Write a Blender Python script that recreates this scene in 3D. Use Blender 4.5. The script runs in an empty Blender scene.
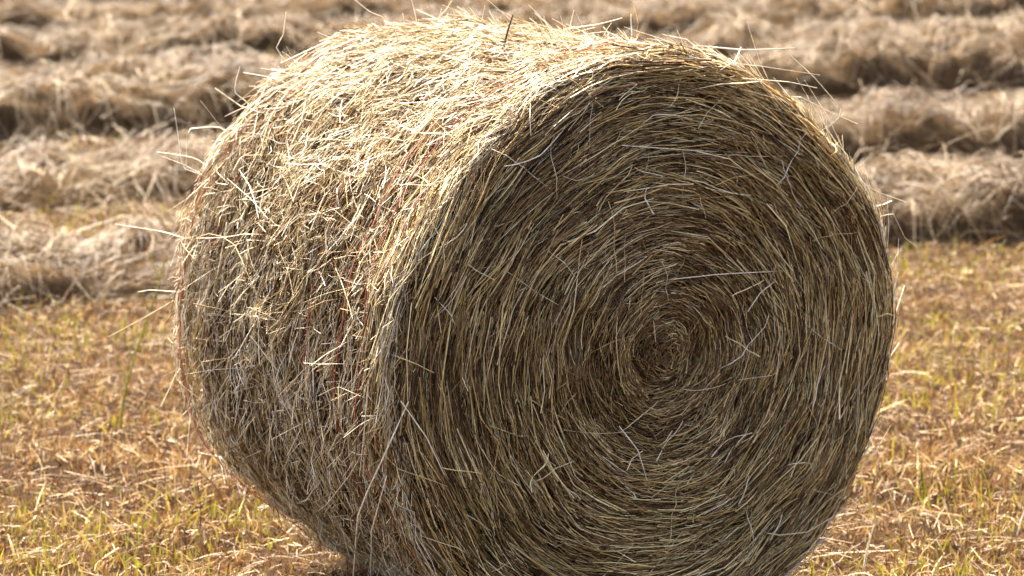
import bpy, math
import numpy as np
from mathutils import Vector

rng = np.random.default_rng(7)
scene = bpy.context.scene
col = scene.collection
PI = math.pi
S = 1.05                                    # overall scale of the fitted scene (bale about 1.3 m across)

# ------------------------------------------------------------------ camera
CAM_H, PITCH, FPX = 1.709 * S, 0.163, 2972.0
cd = bpy.data.cameras.new('camera')
cam = bpy.data.objects.new('camera', cd)
col.objects.link(cam)
cam.location = (0, 0, CAM_H)
cam.rotation_euler = (PI / 2 - PITCH, 0, 0)
cd.sensor_width = 36.0
cd.lens = 36.0 * FPX / 1024.0
cd.clip_start, cd.clip_end = 0.1, 2000
cd.dof.use_dof = True
cd.dof.focus_distance = 6.0
cd.dof.aperture_fstop = 5.0
cd.dof.aperture_blades = 7
scene.camera = cam

# ------------------------------------------------------------------ sky and sun
SUN_EL, SUN_AZ = math.radians(53), math.radians(-19)     # azimuth from +Y (away from camera), negative = left
w = bpy.data.worlds.new('World')
scene.world = w
w.use_nodes = True
nt = w.node_tree
bg = nt.nodes['Background']
sky = nt.nodes.new('ShaderNodeTexSky')
sky.sky_type = 'NISHITA'
sky.sun_disc = False
sky.sun_elevation = SUN_EL
sky.sun_rotation = SUN_AZ
sky.air_density = 0.6
sky.dust_density = 6.0
sky.ozone_density = 0.1
nt.links.new(sky.outputs['Color'], bg.inputs['Color'])
bg.inputs['Strength'].default_value = 0.15
sd = bpy.data.lights.new('sun', 'SUN')
sun = bpy.data.objects.new('sun', sd)
col.objects.link(sun)
sd.energy = 4.3
sd.angle = math.radians(0.53)
sd.color = (1.0, 0.97, 0.93)
sdir = Vector((math.sin(SUN_AZ) * math.cos(SUN_EL), math.cos(SUN_AZ) * math.cos(SUN_EL), math.sin(SUN_EL)))
sun.rotation_euler = sdir.to_track_quat('Z', 'Y').to_euler()
sun.location = sdir * 30

vs = scene.view_settings
vs.view_transform = 'Standard'
vs.look = 'None'
vs.exposure = 2.4
vs.use_white_balance = True               # camera balanced for shade, so skylit sides stay warm
vs.white_balance_temperature = 7300
vs.gamma = 1.0
scene.render.engine = 'CYCLES'


# ------------------------------------------------------------------ helpers
def noise(P, freq, seed, octaves=2, n=10):
    """cheap smooth noise in about -1..1 from random plane waves; P is (...,3)"""
    r = np.random.default_rng(seed)
    out = np.zeros(P.shape[:-1])
    amp, tot = 1.0, 0.0
    for o in range(octaves):
        k = r.normal(size=(n, P.shape[-1]))
        k *= (freq * r.uniform(0.6, 1.4, n) / np.linalg.norm(k, axis=1))[:, None]
        ph = r.uniform(0, 2 * PI, n)
        s = np.zeros(P.shape[:-1])
        for i in range(n):
            s += np.sin(P @ k[i] * 2 * PI + ph[i])
        out += amp * s / math.sqrt(n / 2) * 0.6
        tot += amp
        amp *= 0.5
        freq *= 2.1
    return out / tot


def mesh_from(name, V, F, mat, parent=None, tint=None, smooth=True):
    """F is an (M,4) or (M,3) array"""
    me = bpy.data.meshes.new(name)
    nv, nf, k = len(V), len(F), F.shape[1]
    me.vertices.add(nv)
    me.vertices.foreach_set('co', np.ascontiguousarray(V, dtype=np.float32).ravel())
    me.loops.add(nf * k)
    me.loops.foreach_set('vertex_index', np.ascontiguousarray(F, dtype=np.int32).ravel())
    me.polygons.add(nf)
    me.polygons.foreach_set('loop_start', np.arange(0, nf * k, k, dtype=np.int32))
    me.polygons.foreach_set('loop_total', np.full(nf, k, dtype=np.int32))
    if smooth:
        me.polygons.foreach_set('use_smooth', np.ones(nf, dtype=bool))
    if tint is not None:
        a = me.attributes.new('tint', 'FLOAT', 'POINT')
        a.data.foreach_set('value', np.ascontiguousarray(tint, dtype=np.float32))
    me.update()
    me.validate()
    me.materials.append(mat)
    o = bpy.data.objects.new(name, me)
    col.objects.link(o)
    if parent is not None:
        o.parent = parent
    return o


def tubes(P, rad, tint, sides=3, taper=0.45):
    """P (N,K,3) centre lines, rad (N,), tint (N,) -> vertices, quads, per-vertex tint"""
    N, K, _ = P.shape
    T = np.gradient(P, axis=1)
    T /= np.linalg.norm(T, axis=2, keepdims=True) + 1e-9
    u = rng.normal(size=(N, 1, 3))
    n1 = u - (u * T).sum(2, keepdims=True) * T
    n1 /= np.linalg.norm(n1, axis=2, keepdims=True) + 1e-9
    n2 = np.cross(T, n1)
    s = np.linspace(0, 1, K)
    prof = 1.0 - (1.0 - taper) * s ** 2
    r = rad[:, None] * prof[None]
    V = np.empty((N, K, sides, 3))
    flat = rng.uniform(0.45, 1.0, N)[:, None, None]          # crushed stems are flatter than round
    for j in range(sides):
        a = 2 * PI * j / sides
        V[:, :, j] = P + r[..., None] * (math.cos(a) * n1 + math.sin(a) * n2 * flat)
    base = (np.arange(N) * K * sides)[:, None, None]
    i = (np.arange(K - 1) * sides)[None, :, None]
    j = np.arange(sides)[None, None, :]
    j2 = (j + 1) % sides
    F = np.stack([base + i + j, base + i + j2, base + i + sides + j2, base + i + sides + j], -1).reshape(-1, 4)
    return V.reshape(-1, 3), F, np.repeat(tint, K * sides)


def ribbons(P, rad, tint):
    """flat blades tapering to a tip"""
    N, K, _ = P.shape
    T = np.gradient(P, axis=1)
    T /= np.linalg.norm(T, axis=2, keepdims=True) + 1e-9
    u = rng.normal(size=(N, 1, 3))
    n1 = np.cross(T, u)
    n1 /= np.linalg.norm(n1, axis=2, keepdims=True) + 1e-9
    s = np.linspace(0, 1, K)
    r = rad[:, None] * (1.0 - 0.85 * s ** 2)[None]
    V = np.stack([P - n1 * r[..., None], P + n1 * r[..., None]], 2)
    base = (np.arange(N) * K * 2)[:, None]
    i = (np.arange(K - 1) * 2)[None]
    F = np.stack([base + i, base + i + 1, base + i + 3, base + i + 2], -1).reshape(-1, 4)
    return V.reshape(-1, 3), F, np.repeat(tint, K * 2)


def join(*parts):
    Vs, Fs, Ts, off = [], [], [], 0
    for V, F, T in parts:
        Vs.append(V); Fs.append(F + off); Ts.append(T); off += len(V)
    return np.concatenate(Vs), np.concatenate(Fs), np.concatenate(Ts)


def empty(name, loc=(0, 0, 0), rz=0.0):
    o = bpy.data.objects.new(name, None)
    o.location = loc
    o.rotation_euler = (0, 0, rz)
    o.empty_display_size = 0.2
    col.objects.link(o)
    return o


def tag(o, label=None, cat=None, group=None, kind=None):
    if label: o['label'] = label
    if cat: o['category'] = cat
    if group: o['group'] = group
    if kind: o['kind'] = kind
    return o


# ------------------------------------------------------------------ materials
def straw_mat(name, stops, rough=0.5, spec=0.4, transl=0.25, gain=1.0):
    """stems: colour from the per-stem tint through a ramp, mottled by noise, slightly translucent"""
    m = bpy.data.materials.new(name)
    m.use_nodes = True
    t = m.node_tree
    pb = t.nodes['Principled BSDF']
    out = t.nodes['Material Output']
    at = t.nodes.new('ShaderNodeAttribute'); at.attribute_name = 'tint'
    rp = t.nodes.new('ShaderNodeValToRGB')
    el = rp.color_ramp.elements
    while len(el) < len(stops):
        el.new(0.5)
    for e, (p, c) in zip(el, stops):
        e.position = p
        e.color = (c[0] * gain, c[1] * gain, c[2] * gain, 1)
    t.links.new(at.outputs['Fac'], rp.inputs['Fac'])
    tc = t.nodes.new('ShaderNodeTexCoord')
    nz = t.nodes.new('ShaderNodeTexNoise')
    nz.inputs['Scale'].default_value = 90
    nz.inputs['Detail'].default_value = 3
    t.links.new(tc.outputs['Object'], nz.inputs['Vector'])
    mr = t.nodes.new('ShaderNodeMapRange')
    mr.inputs['From Min'].default_value = 0.3; mr.inputs['From Max'].default_value = 0.7
    mr.inputs['To Min'].default_value = 0.7; mr.inputs['To Max'].default_value = 1.2
    t.links.new(nz.outputs['Fac'], mr.inputs['Value'])
    mx = t.nodes.new('ShaderNodeMix'); mx.data_type = 'RGBA'; mx.blend_type = 'MULTIPLY'
    mx.inputs['Factor'].default_value = 1.0
    t.links.new(rp.outputs['Color'], mx.inputs['A'])
    t.links.new(mr.outputs['Result'], mx.inputs['B'])
    t.links.new(mx.outputs['Result'], pb.inputs['Base Color'])
    pb.inputs['Roughness'].default_value = rough
    pb.inputs['Specular IOR Level'].default_value = spec
    tr = t.nodes.new('ShaderNodeBsdfTranslucent')
    t.links.new(mx.outputs['Result'], tr.inputs['Color'])
    ms = t.nodes.new('ShaderNodeMixShader')
    ms.inputs['Fac'].default_value = transl
    t.links.new(pb.outputs['BSDF'], ms.inputs[1])
    t.links.new(tr.outputs['BSDF'], ms.inputs[2])
    t.links.new(ms.outputs['Shader'], out.inputs['Surface'])
    return m


def earth_mat(name, c1, c2, c3, scale, bump=0.6, dist=0.02):
    m = bpy.data.materials.new(name)
    m.use_nodes = True
    t = m.node_tree
    pb = t.nodes['Principled BSDF']
    tc = t.nodes.new('ShaderNodeTexCoord')
    n1 = t.nodes.new('ShaderNodeTexNoise'); n1.inputs['Scale'].default_value = scale
    n1.inputs['Detail'].default_value = 8; n1.inputs['Roughness'].default_value = 0.65
    n2 = t.nodes.new('ShaderNodeTexNoise'); n2.inputs['Scale'].default_value = scale * 9
    n2.inputs['Detail'].default_value = 5; n2.inputs['Distortion'].default_value = 1.5
    for n in (n1, n2):
        t.links.new(tc.outputs['Object'], n.inputs['Vector'])
    ad = t.nodes.new('ShaderNodeMath'); ad.operation = 'MULTIPLY_ADD'
    ad.inputs[1].default_value = 0.5
    t.links.new(n1.outputs['Fac'], ad.inputs[0])
    hf = t.nodes.new('ShaderNodeMath'); hf.operation = 'MULTIPLY'; hf.inputs[1].default_value = 0.5
    t.links.new(n2.outputs['Fac'], hf.inputs[0])
    t.links.new(hf.outputs[0], ad.inputs[2])
    rp = t.nodes.new('ShaderNodeValToRGB')
    el = rp.color_ramp.elements
    el.new(0.5)
    for e, p, c in zip(el, (0.36, 0.5, 0.64), (c1, c2, c3)):
        e.position = p; e.color = (*c, 1)
    t.links.new(ad.outputs[0], rp.inputs['Fac'])
    t.links.new(rp.outputs['Color'], pb.inputs['Base Color'])
    pb.inputs['Roughness'].default_value = 0.9
    pb.inputs['Specular IOR Level'].default_value = 0.03
    bp = t.nodes.new('ShaderNodeBump'); bp.inputs['Strength'].default_value = bump
    bp.inputs['Distance'].default_value = dist
    t.links.new(ad.outputs[0], bp.inputs['Height'])
    t.links.new(bp.outputs['Normal'], pb.inputs['Normal'])
    return m


HAY = [(0.00, (0.026, 0.013, 0.005)), (0.16, (0.105, 0.054, 0.021)), (0.32, (0.300, 0.163, 0.084)),
       (0.48, (0.365, 0.250, 0.075)), (0.62, (0.560, 0.382, 0.155)), (0.80, (0.775, 0.580, 0.265)),
       (1.00, (0.900, 0.790, 0.490))]
PALE = [(0.00, (0.032, 0.017, 0.006)), (0.2, (0.165, 0.092, 0.038)), (0.4, (0.365, 0.243, 0.105)),
        (0.6, (0.540, 0.412, 0.195)), (0.8, (0.740, 0.640, 0.440)), (1.0, (0.890, 0.845, 0.700))]
ROWS = [(0.00, (0.028, 0.015, 0.006)), (0.3, (0.112, 0.066, 0.031)), (0.6, (0.240, 0.165, 0.088)),
        (1.0, (0.490, 0.390, 0.245))]
STUB = [(0.00, (0.035, 0.015, 0.006)), (0.25, (0.150, 0.064, 0.020)), (0.5, (0.320, 0.168, 0.054)),
        (0.72, (0.520, 0.365, 0.155)), (0.82, (0.230, 0.210, 0.030)), (0.92, (0.310, 0.310, 0.028)),
        (1.0, (0.560, 0.430, 0.070))]
LITTER = [(0.00, (0.060, 0.028, 0.011)), (0.3, (0.190, 0.100, 0.042)), (0.6, (0.380, 0.255, 0.122)),
          (1.0, (0.700, 0.580, 0.360))]
M_FACE = straw_mat('wound_hay', HAY, 0.5, 0.25, 0.08)
M_BARREL = straw_mat('weathered_hay', PALE, 0.5, 0.2, 0.10)
M_ROW = straw_mat('drying_hay', ROWS, 0.5, 0.4, 0.12)
M_LITTER = straw_mat('fallen_straw', LITTER, 0.5, 0.35, 0.12)
M_STUB = straw_mat('stubble', STUB, 0.55, 0.3, 0.18)
M_CORE = earth_mat('packed_hay_gap_shade', (0.02, 0.011, 0.005), (0.045, 0.026, 0.012), (0.09, 0.055, 0.025), 9, 0.9, 0.02)  # hay core coloured extra dark, painting shade into the gaps between stems
M_MOUND = earth_mat('matted_hay', (0.03, 0.017, 0.008), (0.07, 0.043, 0.02), (0.15, 0.098, 0.05), 7, 1.0, 0.04)
M_SOIL = earth_mat('dry_soil', (0.010, 0.005, 0.002), (0.024, 0.012, 0.005), (0.060, 0.032, 0.012), 5, 0.8, 0.02)
M_TWINE = bpy.data.materials.new('red_twine')
M_TWINE.use_nodes = True
_t = M_TWINE.node_tree
_p = _t.nodes['Principled BSDF']
_n = _t.nodes.new('ShaderNodeTexNoise'); _n.inputs['Scale'].default_value = 14
_r = _t.nodes.new('ShaderNodeValToRGB')
_r.color_ramp.elements[0].position = 0.35; _r.color_ramp.elements[0].color = (0.30, 0.035, 0.018, 1)
_r.color_ramp.elements[1].position = 0.68; _r.color_ramp.elements[1].color = (0.52, 0.16, 0.10, 1)
_c = _t.nodes.new('ShaderNodeTexCoord')
_t.links.new(_c.outputs['Object'], _n.inputs['Vector'])
_t.links.new(_n.outputs['Fac'], _r.inputs['Fac'])
_t.links.new(_r.outputs['Color'], _p.inputs['Base Color'])
_p.inputs['Roughness'].default_value = 0.45


# ------------------------------------------------------------------ ground
def ground_z(x, y):
    P = np.stack([x, y], -1)
    fade = np.clip((60 - np.hypot(x, y)) / 40, 0, 1)
    return fade * (0.014 * noise(P, 0.9, 11, 2) + 0.008 * noise(P, 3.5, 12, 2))


def axis_coords(lo, hi, step, far):
    c = list(np.arange(lo, hi, step))
    d, a = step, c[-1]
    while a < far:
        d *= 1.25; a += d; c.append(a)
    d, a = step, c[0]
    while a > -far:
        d *= 1.25; a -= d; c.insert(0, a)
    return np.array(c)


gx, gy = axis_coords(-4, 4, 0.07, 900), axis_coords(4.5, 16, 0.07, 900)
GX, GY = np.meshgrid(gx, gy, indexing='ij')
V = np.stack([GX, GY, ground_z(GX, GY)], -1).reshape(-1, 3)
nx, ny = len(gx), len(gy)
I, J = np.meshgrid(np.arange(nx - 1), np.arange(ny - 1), indexing='ij')
F = np.stack([I * ny + J, (I + 1) * ny + J, (I + 1) * ny + J + 1, I * ny + J + 1], -1).reshape(-1, 4)
tag(mesh_from('ground', V, F, M_SOIL), kind='structure')

# ------------------------------------------------------------------ bale geometry
R, W = 0.611 * S, 0.965 * S
BX, BY, BYAW = 0.297 * S, 5.849 * S, math.radians(32.4)
GZ = float(ground_z(np.array([BX - 0.25]), np.array([BY + 0.4]))[0])
bale = empty('hay_bale', (BX, BY, 0.0), BYAW)
tag(bale, 'large round bale of dry hay with its wound end facing the camera', 'hay bale')


def bale_pt(rho, ang, y):
    """local point from radius, angle (0 = right, pi/2 = up) and depth behind the front end"""
    wob = 1 + 0.012 * np.sin(2 * ang + 0.6) + 0.008 * np.sin(3 * ang + 2) + 0.006 * np.sin(5 * ang + y * 4)
    wob = wob - 0.016 * np.maximum(np.cos(ang), 0) ** 2 - 0.064 * np.exp(-((np.mod(ang, 2 * PI) - 3.98) / 0.38) ** 2) * (0.35 + 0.65 * np.clip(y / W, 0, 1))   # tucked in low on the far side
    wob = wob + 0.028 * np.exp(-((np.mod(ang, 2 * PI) - 2.35) / 0.5) ** 2) * np.clip(y / W, 0, 1)
    wob = wob * (1 + 0.020 * np.clip(y / W, 0, 1))            # wound a little fatter at the far end
    g = np.exp(-(rho / 0.25) ** 2)
    x = rho * wob * np.cos(ang) + 0.026 * g
    z = rho * wob * np.sin(ang) + R - 0.012 + 0.020 * g       # the winding's eye sits off centre
    z = np.where(z < 0.07, 0.07 + (z - 0.07) * 0.55, z)       # sits flat on the ground
    return np.stack([x, y, z], -1)


def face_depth(rho, ang):
    """depth of the end surface: rounded rim, shallow rings, hollow at the eye"""
    e = np.clip((rho - (R - 0.045)) / 0.045, 0, 1.3)
    rim = 0.036 * e ** 2.2
    swirl = rho * 26 - ang / (2 * PI) * 1.0
    P = np.stack([rho * np.cos(ang), rho * np.sin(ang)], -1)
    ring = 0.005 * np.sin(2 * PI * swirl * 0.5 + 3.5 * noise(P, 1.6, 31, 1)) + 0.013 * noise(P, 2.6, 32, 2) + 0.009 * noise(P, 9.0, 33, 2)
    eye = 0.012 * np.exp(-(rho / 0.06) ** 2) + 0.036 * np.exp(-((rho - 0.074) / 0.024) ** 2) * (0.75 - 0.25 * np.cos(ang - 0.6))
    return rim + ring * (1 - 0.5 * e) + eye


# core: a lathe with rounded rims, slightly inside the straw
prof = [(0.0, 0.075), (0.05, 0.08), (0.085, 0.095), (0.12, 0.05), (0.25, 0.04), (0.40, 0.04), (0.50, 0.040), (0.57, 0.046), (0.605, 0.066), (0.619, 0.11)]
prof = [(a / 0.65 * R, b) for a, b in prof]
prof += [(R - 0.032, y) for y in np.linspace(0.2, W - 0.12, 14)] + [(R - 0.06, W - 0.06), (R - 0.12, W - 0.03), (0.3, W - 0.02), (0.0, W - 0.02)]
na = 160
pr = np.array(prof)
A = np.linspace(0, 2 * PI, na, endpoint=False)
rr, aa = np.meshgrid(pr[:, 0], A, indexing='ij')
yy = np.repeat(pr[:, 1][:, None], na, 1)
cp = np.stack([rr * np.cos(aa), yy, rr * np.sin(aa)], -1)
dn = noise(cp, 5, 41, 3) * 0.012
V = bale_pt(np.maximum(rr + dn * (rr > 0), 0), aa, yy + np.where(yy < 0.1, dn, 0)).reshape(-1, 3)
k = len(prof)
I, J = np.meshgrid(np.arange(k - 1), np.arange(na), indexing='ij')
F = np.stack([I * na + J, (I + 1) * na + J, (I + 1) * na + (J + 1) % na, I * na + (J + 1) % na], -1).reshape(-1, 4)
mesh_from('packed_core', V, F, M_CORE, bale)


def face_straws(n, K, rmin, rmax, lmed, lsig, rad, dev, lift, tilt, tintf, curl=(0.5, 1.1), seed=0):
    rho = np.sqrt(rng.uniform(rmin ** 2, rmax ** 2, n))
    ang = rng.uniform(0, 2 * PI, n)
    L = np.clip(lmed * np.exp(rng.normal(0, lsig, n)), 0.012, 0.42)
    L = np.minimum(L, 0.02 + rho * 0.95)
    Pm = np.stack([rho * np.cos(ang), rho * np.sin(ang)], -1)
    d = np.clip(rng.normal(0, dev, n) + 0.15 * noise(Pm, 3.0, 51, 2), -0.9, 0.9)
    c = rng.uniform(*curl, n)
    s = (np.linspace(-0.5, 0.5, K)[None] * L[:, None]) * np.where(rng.random(n) < 0.5, 1, -1)[:, None]
    r2 = rho[:, None] + s * np.tan(d)[:, None] + ((1 - c) / (2 * np.maximum(rho, 0.05)))[:, None] * s ** 2
    r2 = np.abs(r2)
    a2 = ang[:, None] + np.arctan(s / np.maximum(rho, 0.03)[:, None])
    over = np.maximum(r2 - (R + 0.004), 0)
    r2 = r2 - over * 0.7
    y0 = face_depth(r2, a2)
    ly = rng.uniform(lift[0], lift[1], n)
    tl = rng.normal(0, tilt, n)
    y = y0 + ly[:, None] + tl[:, None] * s + rng.normal(0, 0.0015, (n, K))
    P = bale_pt(r2, a2, y)
    P = P + rng.normal(0, 1, (n, K, 3)) * (0.0012 + 0.012 * L)[:, None, None] * np.array([1, 0.6, 1])
    P[..., 2] = np.maximum(P[..., 2], 0.012)
    rad_ = 0.88 * rad[0] + (rad[1] - rad[0]) * 0.88 * rng.random(n) ** 1.3
    return P, rad_, np.clip(tintf(rho, n, Pm), 0, 1)


def tint_outer(rho, n, P):
    t = 0.52 + 0.16 * noise(P, 2.5, 61, 2) + 0.10 * noise(P, 14, 62, 1) + rng.normal(0, 0.19, n)
    dark = rng.random(n) < 0.34
    t[dark] = rng.uniform(0.0, 0.22, dark.sum())
    lite = rng.random(n) < 0.20
    t[lite] = rng.uniform(0.75, 1.0, lite.sum())
    return t


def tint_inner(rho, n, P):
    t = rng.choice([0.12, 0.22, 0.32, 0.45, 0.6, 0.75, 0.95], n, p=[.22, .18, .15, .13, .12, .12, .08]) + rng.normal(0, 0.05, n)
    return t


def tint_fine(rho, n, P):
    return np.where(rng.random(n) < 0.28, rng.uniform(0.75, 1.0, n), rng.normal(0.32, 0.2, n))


def tint_chaff(rho, n, P):
    """broken leaf and seed: purple brown with a few bleached flakes"""
    t = rng.normal(0.27, 0.09, n)
    l = rng.random(n) < 0.22
    t[l] = rng.uniform(0.7, 1.0, l.sum())
    return t


sets = [
    # deep layer, then coarse stems, then finer upper ones
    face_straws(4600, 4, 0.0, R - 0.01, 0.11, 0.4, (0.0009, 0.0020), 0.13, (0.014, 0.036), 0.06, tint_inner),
    face_straws(5600, 4, 0.20, R + 0.006, 0.14, 0.45, (0.0009, 0.0022), 0.11, (-0.006, 0.024), 0.06, tint_outer),
    face_straws(2600, 4, 0.26, R + 0.008, 0.20, 0.35, (0.0011, 0.0025), 0.09, (-0.018, 0.006), 0.05, tint_outer),
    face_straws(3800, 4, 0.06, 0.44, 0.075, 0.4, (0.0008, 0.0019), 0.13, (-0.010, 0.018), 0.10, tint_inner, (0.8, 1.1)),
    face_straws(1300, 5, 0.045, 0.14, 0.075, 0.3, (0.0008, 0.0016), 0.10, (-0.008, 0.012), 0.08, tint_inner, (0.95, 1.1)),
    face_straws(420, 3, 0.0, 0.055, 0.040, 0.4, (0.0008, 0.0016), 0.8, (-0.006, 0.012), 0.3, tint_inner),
    face_straws(7000, 3, 0.0, R, 0.024, 0.4, (0.0009, 0.0021), 0.42, (-0.008, 0.014), 0.3, tint_chaff),
    face_straws(4600, 4, 0.10, R + 0.004, 0.12, 0.4, (0.0006, 0.0012), 0.07, (-0.012, 0.010), 0.05, tint_fine, (0.6, 1.1)),
    face_straws(420, 4, 0.05, R, 0.05, 0.5, (0.0008, 0.0015), 0.6, (-0.016, 0.0), 0.12, tint_outer, (-0.5, 1.2)),
]
V, F, T = join(*[tubes(*s) for s in sets])
tag(mesh_from('wound_end_hay', V, F, M_FACE, bale, T), 'tightly wound brown and olive hay spiralling round the end', kind='stuff')


def barrel_straws(n, K, v0, v1, lmed, lsig, rad, dev, lift, tilt, tintf, uni=0.0, kink=0.01):
    v = rng.uniform(v0, v1, n)
    ang = rng.uniform(0, 2 * PI, n)
    L = np.clip(lmed * np.exp(rng.normal(0, lsig, n)), 0.012, 0.34)
    Pm = np.stack([v, ang * R], -1)
    d = rng.normal(0, dev, n) + 0.25 * noise(Pm, 2.2, 71, 2)
    u = rng.random(n) < uni
    d[u] = rng.uniform(-PI / 2, PI / 2, u.sum())
    s = np.linspace(-0.5, 0.5, K)[None] * L[:, None] * np.where(rng.random(n) < 0.5, 1, -1)[:, None]
    a2 = ang[:, None] + s * np.cos(d)[:, None] / R
    y = v[:, None] + s * np.sin(d)[:, None] + rng.normal(0, 0.5, n)[:, None] * s ** 2 * 2
    y = np.where(y < 0.012, 0.012 + rng.uniform(0, 0.02, n)[:, None], y)
    surf = 0.010 * noise(np.stack([y, np.cos(a2) * R, np.sin(a2) * R], -1), 3.0, 72, 2) + 0.012 * noise(np.stack([y, np.cos(a2) * R * 0.5, np.sin(a2) * R * 0.5], -1), 12.0, 73, 2)
    back = np.clip((y - (W - 0.07)) / 0.07, 0, 1.5)
    front = np.clip((0.045 - y) / 0.045, 0, 1.5)
    r2 = R + surf - 0.022 * back ** 2 - 0.02 * front ** 2 + rng.uniform(lift[0], lift[1], n)[:, None] + np.abs(rng.normal(0, tilt, n))[:, None] * (s + 0.3 * L[:, None])
    r2 = r2 + (1 - rng.uniform(0.3, 1.1, n))[:, None] * s ** 2 / (2 * R)
    P = bale_pt(r2, a2, y)
    P = P + rng.normal(0, 1, (n, K, 3)) * (0.001 + kink * L)[:, None, None]
    P[..., 2] = np.maximum(P[..., 2], 0.012)
    return P, 0.9 * rng.uniform(rad[0], rad[1], n), np.clip(tintf(v, n, Pm), 0, 1)


def tint_barrel(v, n, P):
    t = 0.40 + 0.14 * noise(P, 3, 81, 2) + rng.normal(0, 0.28, n)
    return t


def tint_mix(v, n, P):
    return np.where(rng.random(n) < 0.55, rng.normal(0.80, 0.13, n), rng.normal(0.28, 0.12, n))


def tint_pale(v, n, P):
    return rng.normal(0.84, 0.12, n)


sets = [
    barrel_straws(12000, 3, 0.03, W - 0.01, 0.085, 0.5, (0.0008, 0.0017), 0.28, (-0.032, -0.010), 0.07, tint_barrel),
    barrel_straws(16000, 3, 0.02, W, 0.060, 0.5, (0.0007, 0.0016), 0.45, (-0.016, 0.002), 0.11, tint_barrel, 0.15, 0.014),
    barrel_straws(13000, 3, 0.01, W, 0.030, 0.5, (0.0007, 0.0015), 0.8, (-0.008, 0.004), 0.25, tint_mix, 0.45, 0.018),
    barrel_straws(2200, 4, 0.01, W, 0.09, 0.4, (0.0008, 0.0016), 0.40, (-0.006, 0.006), 0.10, tint_pale, 0.15, 0.02),
    barrel_straws(2000, 4, 0.03, 0.14, 0.17, 0.35, (0.0010, 0.0022), 0.12, (-0.014, 0.004), 0.05, tint_barrel, 0.0, 0.008),
    barrel_straws(300, 4, -0.01, 0.08, 0.15, 0.35, (0.0010, 0.0018), 0.18, (-0.006, 0.004), 0.14, tint_pale, 0.0, 0.02),
    barrel_straws(3000, 3, 0.0, W, 0.032, 0.4, (0.0005, 0.0009), 0.9, (-0.004, 0.004), 0.7, tint_mix, 0.6, 0.03),
    barrel_straws(1500, 4, 0.0, W, 0.070, 0.4, (0.0008, 0.0015), 0.8, (-0.01, 0.002), 0.42, tint_pale, 0.4, 0.02),
]
V, F, T = join(*[tubes(*s) for s in sets])
tag(mesh_from('outer_hay', V, F, M_BARREL, bale, T), 'sun bleached tangled hay on the curved outside', kind='stuff')

# twine wraps: thin red strands round the barrel, sunk in and out of the straw
for v, lean, dz in [(W - 0.05, 0.015, 0.0), (W - 0.085, -0.025, -0.003), (W - 0.20, 0.05, -0.009),
                    (0.36, -0.03, -0.009), (0.21, -0.03, -0.001), (0.17, 0.03, 0.001), (0.10, 0.02, -0.006)]:
    K = 170
    a = np.linspace(0, 2 * PI, K)
    q = np.stack([np.cos(a) * R, np.sin(a) * R, np.full(K, v * 9)], -1)
    y = v + lean * np.sin(a + v * 7) + 0.010 * noise(q, 1.2, int(v * 1000) + 3, 2)
    back = np.clip((y - (W - 0.07)) / 0.07, 0, 1.5)
    r2 = R + 0.006 + dz - 0.026 * back ** 2 + 0.008 * noise(q, 3.0, int(v * 1000) + 4, 2) \
        + 0.010 * noise(np.stack([y, np.cos(a) * R, np.sin(a) * R], -1), 3.0, 72, 2)
    P = bale_pt(r2, a, y)
    P[..., 2] = np.maximum(P[..., 2], 0.012)
    V, F, T = tubes(P[None], np.array([0.0014]), np.array([0.5]), sides=5, taper=1.0)
    mesh_from('twine', V, F, M_TWINE, bale, T)


# ------------------------------------------------------------------ single straws that stand out on the bale
def px_ray(px, py):
    f = np.array([0, math.cos(PITCH), -math.sin(PITCH)])
    up = np.array([0, math.sin(PITCH), math.cos(PITCH)])
    d = f + (px - 512) / FPX * np.array([1.0, 0, 0]) + (288 - py) / FPX * up
    return np.array([0, 0, CAM_H]), d / np.linalg.norm(d)


ca, sa = math.cos(BYAW), math.sin(BYAW)


def to_local(p):
    x, y, z = p[0] - BX, p[1] - BY, p[2]
    return np.array([ca * x + sa * y, -sa * x + ca * y, z])


def dir_local(d):
    return np.array([ca * d[0] + sa * d[1], -sa * d[0] + ca * d[1], d[2]])


def bale_samples():
    """points and outward normals over the front end and the curved side (bale space)"""
    a = np.linspace(0, 2 * PI, 361)[:-1]
    out = []
    for rho in np.linspace(0.0, R, 60):
        out.append((bale_pt(rho + a * 0, a, a * 0), np.tile([0, -1.0, 0], (360, 1))))
    for y in np.linspace(0, W, 90):
        rim = 0.022 * np.clip((y - (W - 0.07)) / 0.07, 0, 1.5) ** 2
        out.append((bale_pt(R - rim + a * 0, a, a * 0 + y), np.stack([np.cos(a), a * 0, np.sin(a)], -1)))
    return np.concatenate([p for p, n in out]), np.concatenate([n for p, n in out])


SP, SN = bale_samples()
CL = to_local(np.array([0, 0, CAM_H]))
vis = ((CL - SP) * SN).sum(1) > -0.05
SP, SN = SP[vis], SN[vis]
_w = np.stack([ca * SP[:, 0] - sa * SP[:, 1] + BX, sa * SP[:, 0] + ca * SP[:, 1] + BY, SP[:, 2] - CAM_H], -1)
_dep = _w[:, 1] * math.cos(PITCH) - _w[:, 2] * math.sin(PITCH)
_pu = 512 + FPX * _w[:, 0] / _dep
_pv = 288 - FPX * (_w[:, 1] * math.sin(PITCH) + _w[:, 2] * math.cos(PITCH)) / _dep


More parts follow.
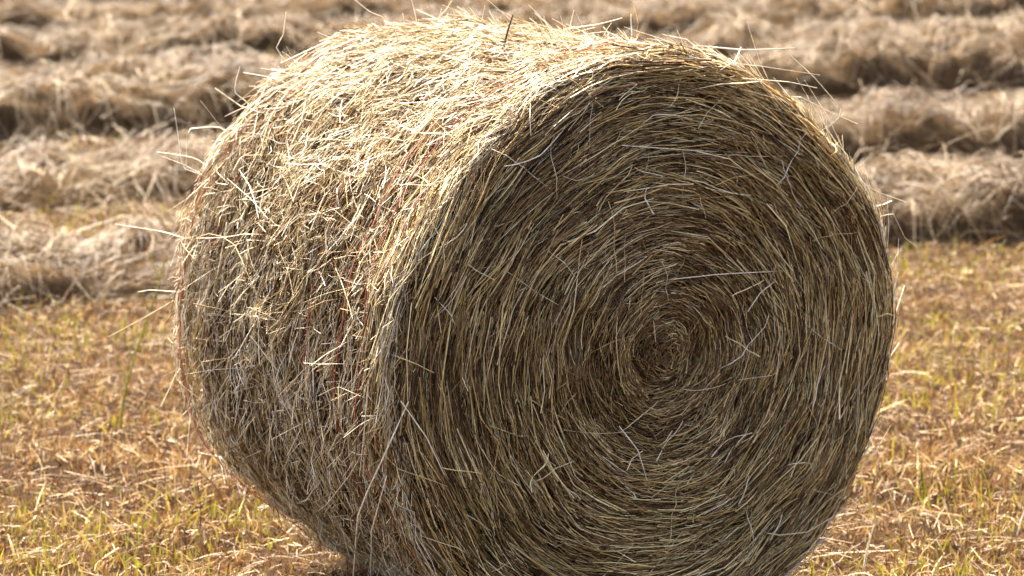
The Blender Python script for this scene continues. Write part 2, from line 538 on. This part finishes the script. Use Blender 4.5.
def hit_bale(px, py):
    """the bale surface seen at a picture point (or, beside the bale, a point at the depth of its nearest edge)"""
    q = np.hypot(_pu - px, _pv - py) + (_dep - _dep.min()) * 2.0
    i = int(np.argmin(q))
    o, d = px_ray(px, py)
    fw = np.array([0, math.cos(PITCH), -math.sin(PITCH)])
    gap = q[i] - 2.0 * (_dep[i] - _dep.min())
    return to_local(o + d * (_dep[i] / (d @ fw))), SN[i] * (1.0 if gap < 5 else 0.0), gap, SP[i]


def straw_obj(P, rad, tint, mat, parent, label=None, sides=5, taper=0.6, name='straw'):
    V, F, T = tubes(np.asarray(P)[None], np.array([rad]), np.array([tint]), sides=sides, taper=taper)
    o = mesh_from(name, V, F, mat, parent, T)
    if label: o['label'] = label
    return o


def smooth_path(pts, K=9):
    pts = np.asarray(pts, float)
    d = np.r_[0, np.cumsum(np.linalg.norm(np.diff(pts, axis=0), axis=1))]
    s = np.linspace(0, d[-1], K)
    return np.stack([np.interp(s, d, pts[:, i]) for i in range(3)], 1)


# (points in the picture, lift off the surface at each point, tint, radius)
traced = [
    ([(503, 50), (508, 30), (513, 15)], None, 0.0, 0.0034, 'dark stalk sticking up from the top of the bale'),
    ([(362, 560), (376, 500), (398, 455), (404, 400)], [0.06, 0.06, 0.05, 0.02], 1.0, 0.0036, 'long pale straw hanging down at the front rim'),
    ([(378, 570), (386, 520), (400, 470)], [0.05, 0.05, 0.04], 1.0, 0.0030, None),
    ([(398, 400), (420, 435), (437, 472)], [0.01, 0.03, 0.035], 0.95, 0.0020, None),
    ([(333, 500), (360, 470), (385, 420)], [0.02, 0.03, 0.01], 0.85, 0.0017, None),
    ([(360, 442), (374, 425), (386, 405)], [0.02, 0.03, 0.01], 0.95, 0.0018, None),
    ([(616, 425), (632, 448), (642, 478)], [0.01, 0.025, 0.02], 0.95, 0.0019, None),
    ([(545, 250), (560, 262), (572, 276)], [0.01, 0.02, 0.01], 0.9, 0.0017, None),
    ([(504, 270), (530, 290), (562, 308)], [0.005, 0.02, 0.01], 0.85, 0.0017, None),
    ([(667, 279), (715, 273), (785, 270)], [0.008, 0.02, 0.01], 0.9, 0.0018, None),
    ([(745, 311), (755, 292), (770, 281)], [0.008, 0.02, 0.015], 0.9, 0.0018, None),
    ([(783, 306), (812, 333), (838, 349)], [0.008, 0.02, 0.012], 0.9, 0.0020, None),
    ([(765, 344), (773, 371), (768, 374), (735, 379)], [0.006, 0.02, 0.02, 0.012], 0.92, 0.0019, None),
    ([(767, 535), (800, 530), (832, 509), (858, 487)], [0.01, 0.03, 0.04, 0.06], 0.7, 0.0024, 'long bent stem jutting from the lower right rim'),
    ([(566, 130), (585, 105), (594, 72)], [0.006, 0.015, 0.003], 0.8, 0.0014, None),
    ([(528, 135), (525, 118), (533, 96)], [0.01, 0.02, 0.01], 0.92, 0.0016, None),
    ([(587, 175), (585, 120), (590, 102)], [0.006, 0.02, 0.01], 0.8, 0.0016, None),
    ([(680, 195), (682, 165), (680, 150)], [0.006, 0.015, 0.008], 0.8, 0.0015, None),
    ([(620, 145), (690, 150), (745, 152)], [0.006, 0.016, 0.008], 0.85, 0.0019, None),
    ([(715, 72), (728, 60), (741, 47)], [0.004, 0.03, 0.03], 1.0, 0.0019, None),
    ([(724, 60), (748, 76), (772, 98)], [0.01, 0.03, 0.015], 0.98, 0.0017, None),
    ([(690, 45), (745, 50), (795, 48)], [0.005, 0.02, 0.06], 0.98, 0.0021, None),
    ([(700, 60), (760, 66), (820, 75)], [0.003, 0.02, 0.05], 0.95, 0.0021, None),
    ([(740, 78), (790, 82), (817, 88)], [0.003, 0.02, 0.05], 0.9, 0.0018, None),
    ([(785, 50), (815, 78), (845, 113)], [0.05, 0.06, 0.05], 0.9, 0.0013, 'thin pale straw arching off the upper right rim'),
    ([(795, 95), (830, 112), (858, 124)], [0.003, 0.02, 0.03], 0.95, 0.0019, None),
    ([(840, 165), (870, 190), (906, 202)], [0.0, 0.01, 0.04], 0.9, 0.0018, None),
    ([(893, 213), (905, 238), (916, 246)], [0.01, 0.04, 0.05], 0.75, 0.0017, None),
    ([(215, 88), (240, 106), (262, 115)], [0.06, 0.04, 0.01], 0.95, 0.0022, None),
    ([(200, 100), (212, 115), (217, 122)], [0.04, 0.02, 0.01], 0.85, 0.0015, None),
    ([(234, 92), (236, 80), (240, 66)], [0.01, 0.05, 0.08], 0.9, 0.0018, None),
    ([(218, 126), (187, 129), (186, 165)], [0.01, 0.06, 0.05], 0.95, 0.0019, 'sharply bent straw sticking out at the far rim'),
    ([(182, 168), (178, 135), (174, 108)], [0.01, 0.03, 0.06], 0.92, 0.0017, None),
    ([(195, 158), (172, 154), (157, 152)], [0.01, 0.03, 0.07], 0.95, 0.0020, None),
    ([(185, 165), (172, 160), (161, 156)], [0.01, 0.02, 0.05], 0.95, 0.0016, None),
    ([(190, 240), (165, 232), (115, 224)], [0.0, 0.03, 0.09], 0.92, 0.0019, None),
    ([(180, 292), (150, 290), (138, 292)], [0.0, 0.02, 0.05], 0.85, 0.0018, None),
    ([(176, 300), (140, 320), (108, 337)], [0.0, 0.03, 0.08], 0.8, 0.0017, None),
    ([(276, 48), (283, 35), (286, 12)], [0.01, 0.04, 0.08], 0.85, 0.0018, None),
    ([(355, 0), (370, 12), (385, 22)], [0.08, 0.05, 0.01], 0.75, 0.0016, None),
    ([(440, 20), (446, 10), (452, 0)], [0.01, 0.04, 0.07], 0.85, 0.0018, None),
    ([(560, 30), (600, 24), (622, 18)], [0.005, 0.02, 0.05], 0.95, 0.0020, None),
    ([(570, 26), (572, 18), (574, 10)], [0.005, 0.02, 0.03], 0.9, 0.0016, None),
    ([(632, 34), (631, 24), (631, 14)], [0.005, 0.03, 0.05], 0.95, 0.0018, None),
    ([(188, 248), (215, 236), (250, 244), (270, 290), (277, 325), (290, 345)], [0.0, 0.04, 0.06, 0.05, 0.03, 0.01], 0.45, 0.0019, 'long arched stem over the shaded side'),
    ([(237, 444), (255, 425), (268, 412)], [0.005, 0.03, 0.04], 0.9, 0.0022, None),
    ([(245, 457), (260, 450), (274, 444)], [0.005, 0.03, 0.04], 0.92, 0.0020, None),
    ([(291, 474), (294, 462), (300, 448)], [0.005, 0.03, 0.03], 0.95, 0.0016, None),
    ([(322, 395), (345, 385), (372, 398)], [0.005, 0.02, 0.01], 0.85, 0.0016, None),
    ([(230, 180), (262, 205), (275, 222)], [0.005, 0.03, 0.02], 0.95, 0.0016, None),
]
fixed = 0
for pts, lifts, tint, rad, lab in traced:
    H = [hit_bale(px, py) for px, py in pts]
    if lifts is None:                              # stands upright from its foot
        fw = np.array([0, math.cos(PITCH), -math.sin(PITCH)])
        foot = H[0][0]
        dep = np.linalg.norm(foot - CL) * (px_ray(*pts[0])[1] @ fw)
        P = [to_local(px_ray(*q)[0] + px_ray(*q)[1] * dep / (px_ray(*q)[1] @ fw)) for q in pts]
    else:
        P = [h[0] + h[1] * (l * 0.7 + 0.004) for h, l in zip(H, lifts)]
    if min(h[2] for h in H) > 1.5:                 # root it in the hay
        if H[0][2] < H[-1][2]:
            P.insert(0, H[0][3])
        else:
            P.append(H[-1][3])
    straw_obj(smooth_path(P), rad * 0.70, tint, M_STUB if tint < 0.1 else M_BARREL, bale, lab)
    fixed += 1

# more of the same scattered by chance over the visible sides
r3 = np.random.default_rng(99)
for i in range(235):
    if i < 120:                                   # on the wound end
        rho = R * math.sqrt(r3.uniform(0.03, 0.97)); a = r3.uniform(0, 2 * PI)
        L = r3.uniform(0.05, 0.17)
        th = a + PI / 2 + (r3.normal(0, 0.25) if r3.random() < 0.6 else r3.uniform(-1.5, 1.5))
        s = np.linspace(-0.5, 0.5, 7) * L
        bend = r3.normal(0, 1.6)
        x = rho * math.cos(a) + s * math.cos(th) - bend * s ** 2 * math.sin(th)
        z = rho * math.sin(a) + s * math.sin(th) + bend * s ** 2 * math.cos(th)
        if r3.random() < 0.5:
            j = r3.integers(3, 6); kk = r3.uniform(-0.6, 0.6)
            dx, dz = x[j:] - x[j], z[j:] - z[j]
            x[j:] = x[j] + dx * math.cos(kk) - dz * math.sin(kk); z[j:] = z[j] + dx * math.sin(kk) + dz * math.cos(kk)
        rr_ = np.minimum(np.hypot(x, z), R + 0.01); aa_ = np.arctan2(z, x)
        y = face_depth(rr_, aa_) - 0.012 - 0.02 * np.clip(s / L + r3.uniform(0, 0.5), 0, 1)
        P = bale_pt(rr_, aa_, y)
        tint = float(np.clip(r3.normal(0.8, 0.15), 0, 1))
        m = M_FACE if r3.random() < 0.5 else M_BARREL
    else:                                         # on the curved side, upper and left half
        a = r3.uniform(PI * 0.42, PI * 1.22); v = r3.uniform(0.03, W - 0.02)
        L = r3.uniform(0.04, 0.15)
        d = r3.normal(0, 0.9)
        s = np.linspace(-0.5, 0.5, 7) * L
        a2 = a + s * math.cos(d) / R
        y = np.clip(v + s * math.sin(d) + r3.normal(0, 2) * s ** 2, -0.02, W + 0.03)
        out = r3.uniform(0.05, 0.5) if r3.random() < 0.35 else r3.uniform(0, 0.12)
        r2 = R + 0.004 + out * np.maximum(s + 0.3 * L, 0) + 0.010 * noise(np.stack([y, np.cos(a2) * R, np.sin(a2) * R], -1), 3.0, 72, 2)
        r2 -= 0.022 * np.clip((y - (W - 0.07)) / 0.07, 0, 1.5) ** 2 + 0.02 * np.clip((0.06 - y) / 0.06, 0, 1.5) ** 2
        P = bale_pt(r2, a2, y)
        tint = float(np.clip(r3.normal(0.85, 0.15), 0, 1))
        m = M_BARREL
    P[:, 2] = np.maximum(P[:, 2], 0.015)
    straw_obj(P, r3.uniform(0.0010, 0.0017), tint, m, bale, sides=4)


# ------------------------------------------------------------------ windrows of loose hay behind the bale
SLOPE = math.radians(23)


def row_profile(u, v, seed, hw, hh):
    """height of a windrow at u along, v across (-hw..hw)"""
    q = np.stack([u, v], -1)
    hv = 1 + 0.45 / (1 + np.exp(-(u - 1.2) * 2.0)) + 0.34 * noise(np.stack([u, u * 0 + seed], -1), 0.6, seed, 2)
    e = np.clip(1 - np.abs(v / hw) ** 4.0, 0, 1) ** 0.5
    lump = 0.36 * noise(q, 1.3, seed + 1, 2) + 0.24 * noise(q, 3.2, seed + 2, 2) + 0.08 * noise(q, 9, seed + 5, 1)
    return e * hh * (hv + lump)


labels = ['nearest windrow of loose drying hay directly behind the bale',
          'second windrow of drying hay counted away from the bale',
          'third windrow of drying hay counted away from the bale',
          'fourth windrow of drying hay counted away from the bale',
          'fifth windrow of drying hay counted away from the bale',
          'sixth windrow of drying hay counted away from the bale',
          'seventh windrow of drying hay counted away from the bale',
          'eighth windrow of drying hay counted away from the bale',
          'ninth windrow of drying hay counted away from the bale',
          'tenth windrow of drying hay counted away from the bale']
fronts = [9.8, 12.35, 14.7, 17.0, 19.3, 21.8, 24.4, 27.2, 30.2, 33.4]
for i, y0 in enumerate(fronts):
    hw = (0.45 + 0.03 * math.sin(i * 2.1)) * S
    hh = (0.165, 0.16, 0.23, 0.17, 0.19, 0.17, 0.19, 0.17, 0.18, 0.17)[i] * S
    sl = SLOPE - math.radians(0.6) * i
    d = y0 * S
    # centre line passes through the left edge of the picture at that depth
    ox, oy = -0.172 * d, d + hw / math.cos(sl)
    half = 4.2 + 0.16 * d
    cx = ox + 0.17 * d * 1.0
    cy = oy + (cx - ox) * math.tan(sl)
    row = empty('hay_windrow', (cx, cy, 0), sl)
    tag(row, labels[i], 'windrow', 'windrows of hay across the field')
    step = 0.035 + 0.0016 * d
    us = np.arange(-half, half, step)
    vs_ = np.linspace(-hw, hw, 30)
    U, Vv = np.meshgrid(us, vs_, indexing='ij')
    sd_ = 200 + i * 13
    mean = 0.18 * noise(np.stack([U, U * 0], -1), 0.3, sd_ + 7, 2)
    H = row_profile(U, Vv, sd_, hw, hh)
    VV = np.stack([U, Vv + mean, H - 0.03], -1).reshape(-1, 3)
    a, b = len(us), len(vs_)
    I, J = np.meshgrid(np.arange(a - 1), np.arange(b - 1), indexing='ij')
    F = np.stack([I * b + J, (I + 1) * b + J, (I + 1) * b + J + 1, I * b + J + 1], -1).reshape(-1, 4)
    mesh_from('matted_hay', VV, F, M_MOUND, row)
    # loose stems, combed by a coherent flow into tufts
    n = (12500, 10000, 8000, 7000, 6000, 5000, 4500, 3500, 3000, 2500)[i]
    K = 4 if i < 1 else 3
    u = rng.uniform(-half, half, n)
    v = rng.uniform(-hw * 1.08, hw * 1.04, n)
    q = np.stack([u, v], -1)
    L = np.clip(0.16 * np.exp(rng.normal(0, 0.45, n)), 0.04, 0.45)
    th = 2.4 * noise(q, 1.2, sd_ + 3, 2) + rng.normal(0, 0.6, n)
    s = np.linspace(0, 1, K)[None] * L[:, None]
    bend = rng.normal(0, 2.5, n)[:, None]
    uu = u[:, None] + s * np.cos(th)[:, None] - bend * s ** 2 * np.sin(th)[:, None]
    vv = v[:, None] + s * np.sin(th)[:, None] + bend * s ** 2 * np.cos(th)[:, None]
    zz = np.maximum(row_profile(uu, vv, sd_, hw, hh), 0.01)
    arch = np.abs(rng.normal(0, 0.022, n))[:, None] * np.sin(PI * np.linspace(0, 1, K))[None]
    stick = np.where(rng.random(n) < 0.05, rng.uniform(0.1, 0.4, n), 0)[:, None] * s
    zz = zz + rng.uniform(-0.035, 0.012, n)[:, None] + arch * (L / 0.16)[:, None] + stick
    ml = 0.18 * noise(np.stack([uu, uu * 0], -1), 0.3, sd_ + 7, 2)
    P = np.stack([uu, vv + ml, np.maximum(zz, 0.012)], -1)
    fat = 1 + 0.045 * max(0, y0 - 10)
    tint = np.clip(0.52 + 0.22 * noise(q, 1.1, sd_ + 4, 2) + rng.normal(0, 0.2, n), 0, 1)
    V, F, T = tubes(P, rng.uniform(0.0010, 0.0026, n) * fat, tint)
    tag(mesh_from('loose_hay', V, F, M_ROW, row, T), kind='stuff')

# ------------------------------------------------------------------ stubble and litter on the ground
def scatter(n, y0, y1, spread, side, inner=0.0):
    """points denser towards the camera's side of the field, wider than the view"""
    y = y0 + (y1 - y0) * rng.random(n) ** 1.25
    x = rng.uniform(inner, 1, n) * rng.choice([-1, 1], n) * (side + spread * y)
    return x, y


def in_bale(x, y, m=-0.12):
    lx = ca * (x - BX) + sa * (y - BY)
    ly = -sa * (x - BX) + ca * (y - BY)
    return (np.abs(lx) < 0.25) & (ly > 0.05) & (ly < W - 0.05)


def blades(n, y0, y1, h, rad, tintf, K=3, lean=0.35, spread=0.19, side=0.35, inner=0.0):
    x, y = scatter(n, y0, y1, spread, side, inner)
    q = np.stack([x, y], -1)
    keep = (~in_bale(x, y)) & (noise(q, 2.2, 301, 2) + rng.normal(0, 0.5, n) > -0.75)
    x, y, q = x[keep], y[keep], q[keep]
    n = len(x)
    hgt = np.clip(h * np.exp(rng.normal(0, 0.4, n)), 0.012, 0.16) * (1 + 0.3 * noise(q, 0.8, 302, 2))
    a = rng.uniform(0, 2 * PI, n)
    ln = np.abs(rng.normal(0, lean, n))
    s = np.linspace(0, 1, K)[None]
    off = (ln * hgt)[:, None] * s ** 1.5
    P = np.stack([x[:, None] + off * np.cos(a)[:, None], y[:, None] + off * np.sin(a)[:, None],
                  (ground_z(x, y) - 0.004)[:, None] + hgt[:, None] * s], -1)
    return P, rng.uniform(rad[0], rad[1], n) , np.clip(tintf(n, q), 0, 1)


def t_dry(n, q):
    return np.clip(0.42 + 0.15 * noise(q, 1.5, 311, 2) + rng.normal(0, 0.26, n), 0, 0.74)


def t_green(n, q):
    return rng.uniform(0.78, 1.0, n)


def greenmask(s):
    P, r, t = s
    k = 1.3 * noise(P[:, 0, :2], 0.7, 321, 2) + 0.5 * noise(P[:, 0, :2], 5, 322, 1) + rng.normal(0, 0.3, len(P)) > 0.0
    return P[k], r[k], t[k]


V, F, T = join(
    ribbons(*blades(52000, 5.2, 13.5, 0.026, (0.0014, 0.0034), t_dry, 3, 0.8)),
    ribbons(*greenmask(blades(26000, 5.2, 13.5, 0.034, (0.0016, 0.0036), t_green, 3, 0.5))),
    tubes(*blades(10000, 5.2, 12.5, 0.036, (0.0012, 0.0022), t_dry, 2, 0.35)),
    ribbons(*blades(70000, 5.2, 13.0, 0.016, (0.0014, 0.0030), t_dry, 2, 1.3)),
    ribbons(*blades(50000, 3.5, 14.0, 0.028, (0.0026, 0.0060), t_dry, 2, 1.2, 0.5, 1.0, 0.36)),
    ribbons(*greenmask(blades(16000, 3.5, 14.0, 0.036, (0.002, 0.005), t_green, 2, 0.6, 0.5, 1.0, 0.36))),
    ribbons(*blades(9000, 2.0, 5.4, 0.03, (0.002, 0.005), t_dry, 2, 1.0, 0.5, 1.0)),
    ribbons(*blades(18000, 13.0, 36.0, 0.035, (0.004, 0.009), t_dry, 3, 0.6)),
    ribbons(*greenmask(blades(8000, 13.0, 36.0, 0.045, (0.004, 0.009), t_green, 3, 0.6))),
)
tag(mesh_from('stubble_grass', V, F, M_STUB, None, T), 'short orange brown stubble with yellow green shoots covering the field', 'stubble', kind='stuff')


def litter(n, y0, y1, lmed, rad, K=4, tint=(0.75, 0.16), zj=0.03):
    x, y = scatter(n, y0, y1, 0.19, 0.35)
    k = ~in_bale(x, y)
    x, y = x[k], y[k]; n = len(x)
    L = np.clip(lmed * np.exp(rng.normal(0, 0.5, n)), 0.012, 0.3)
    th = rng.uniform(0, 2 * PI, n)
    s = np.linspace(-0.5, 0.5, K)[None] * L[:, None]
    b = rng.normal(0, 1.2, n)[:, None]
    xx = x[:, None] + s * np.cos(th)[:, None] - b * s ** 2 * np.sin(th)[:, None]
    yy = y[:, None] + s * np.sin(th)[:, None] + b * s ** 2 * np.cos(th)[:, None]
    z = ground_z(xx, yy) + rng.uniform(0.003, zj, n)[:, None] + rng.normal(0, 0.22, n)[:, None] * s + 0.05 * L[:, None] * np.sin(PI * (s / L[:, None] + 0.5))
    z = np.maximum(z, ground_z(xx, yy) + 0.002)
    return np.stack([xx, yy, z], -1), rng.uniform(rad[0], rad[1], n), np.clip(rng.normal(tint[0], tint[1], n), 0, 1)


V, F, T = join(
    tubes(*litter(20000, 5.2, 13.5, 0.035, (0.0008, 0.0017), 3, (0.54, 0.28), 0.022)),
    tubes(*litter(3000, 5.2, 13.0, 0.08, (0.0008, 0.0017), 3, (0.6, 0.26), 0.03)),
    tubes(*litter(3500, 13.0, 36.0, 0.14, (0.002, 0.005), 3, (0.65, 0.2), 0.05)),
)
tag(mesh_from('fallen_straw', V, F, M_LITTER, None, T), 'loose bits of straw strewn through the stubble', 'straw litter', kind='stuff')


# ------------------------------------------------------------------ single plants and straws in the stubble
def ground_pt(px, py, z=0.0):
    o, d = px_ray(px, py)
    t = (z - o[2]) / d[2]
    return o + d * t


def at_depth(px, py, y):
    o, d = px_ray(px, py)
    return o + d * (y / d[1])


def stalk(name, label, cat, pts, base_px, rad, tint, mat, twigs=()):
    b = ground_pt(*base_px)
    b[2] = float(ground_z(b[:1], b[1:2])[0])
    root = empty(name, tuple(b))
    tag(root, label, cat)
    P = [at_depth(px, py, b[1] + dy) - b for px, py, dy in pts]
    P[0] = np.array([0, 0, -0.01])
    straw_obj(smooth_path(P, 12), rad, tint, mat, root, sides=6, taper=0.45, name='stem')
    for tw in twigs:
        Q = [at_depth(px, py, b[1] + dy) - b for px, py, dy in tw]
        straw_obj(smooth_path(Q, 7), rad * 0.55, tint, mat, root, sides=5, taper=0.3, name='twig')
    return root


stalk('weed_stalk', 'tall thin green brown weed stalk beside the far rim of the bale', 'weed',
      [(119, 432, 0), (124, 395, 0), (138, 345, 0.02), (155, 295, 0.03), (166, 258, 0.04)], (119, 432), 0.0046, 0.87, M_STUB,
      [[(139, 342, 0.02), (150, 322, 0.0), (158, 310, 0)], [(150, 312, 0.03), (143, 300, 0.0), (138, 292, 0)],
       [(160, 278, 0.03), (152, 262, 0.05), (148, 252, 0.06)], [(128, 380, 0), (120, 366, 0.02), (117, 352, 0.03)]])
stalk('weed_stalk', 'short dark dead stalk standing in stubble left of the bale', 'weed',
      [(200, 536, 0), (201, 510, 0), (199, 486, 0)], (200, 536), 0.0030, 0.02, M_STUB, [[(200, 510, 0), (204, 502, 0), (206, 496, 0)]])
stalk('straw_stem', 'pale upright straw in the stubble by the lower right of the bale', 'straw',
      [(862, 575, 0), (867, 550, 0), (874, 525, 0)], (862, 575), 0.0030, 0.98, M_BARREL)
stalk('straw_stem', 'thin upright straw in the stubble close to the bale on the right', 'straw',
      [(875, 530, 0), (876, 480, 0), (877, 425, 0)], (875, 530), 0.0017, 0.7, M_BARREL)
stalk('straw_stem', 'long slanting straw in the stubble right of the bale', 'straw',
      [(903, 532, 0), (893, 500, 0), (878, 470, 0)], (903, 532), 0.0019, 0.85, M_BARREL)
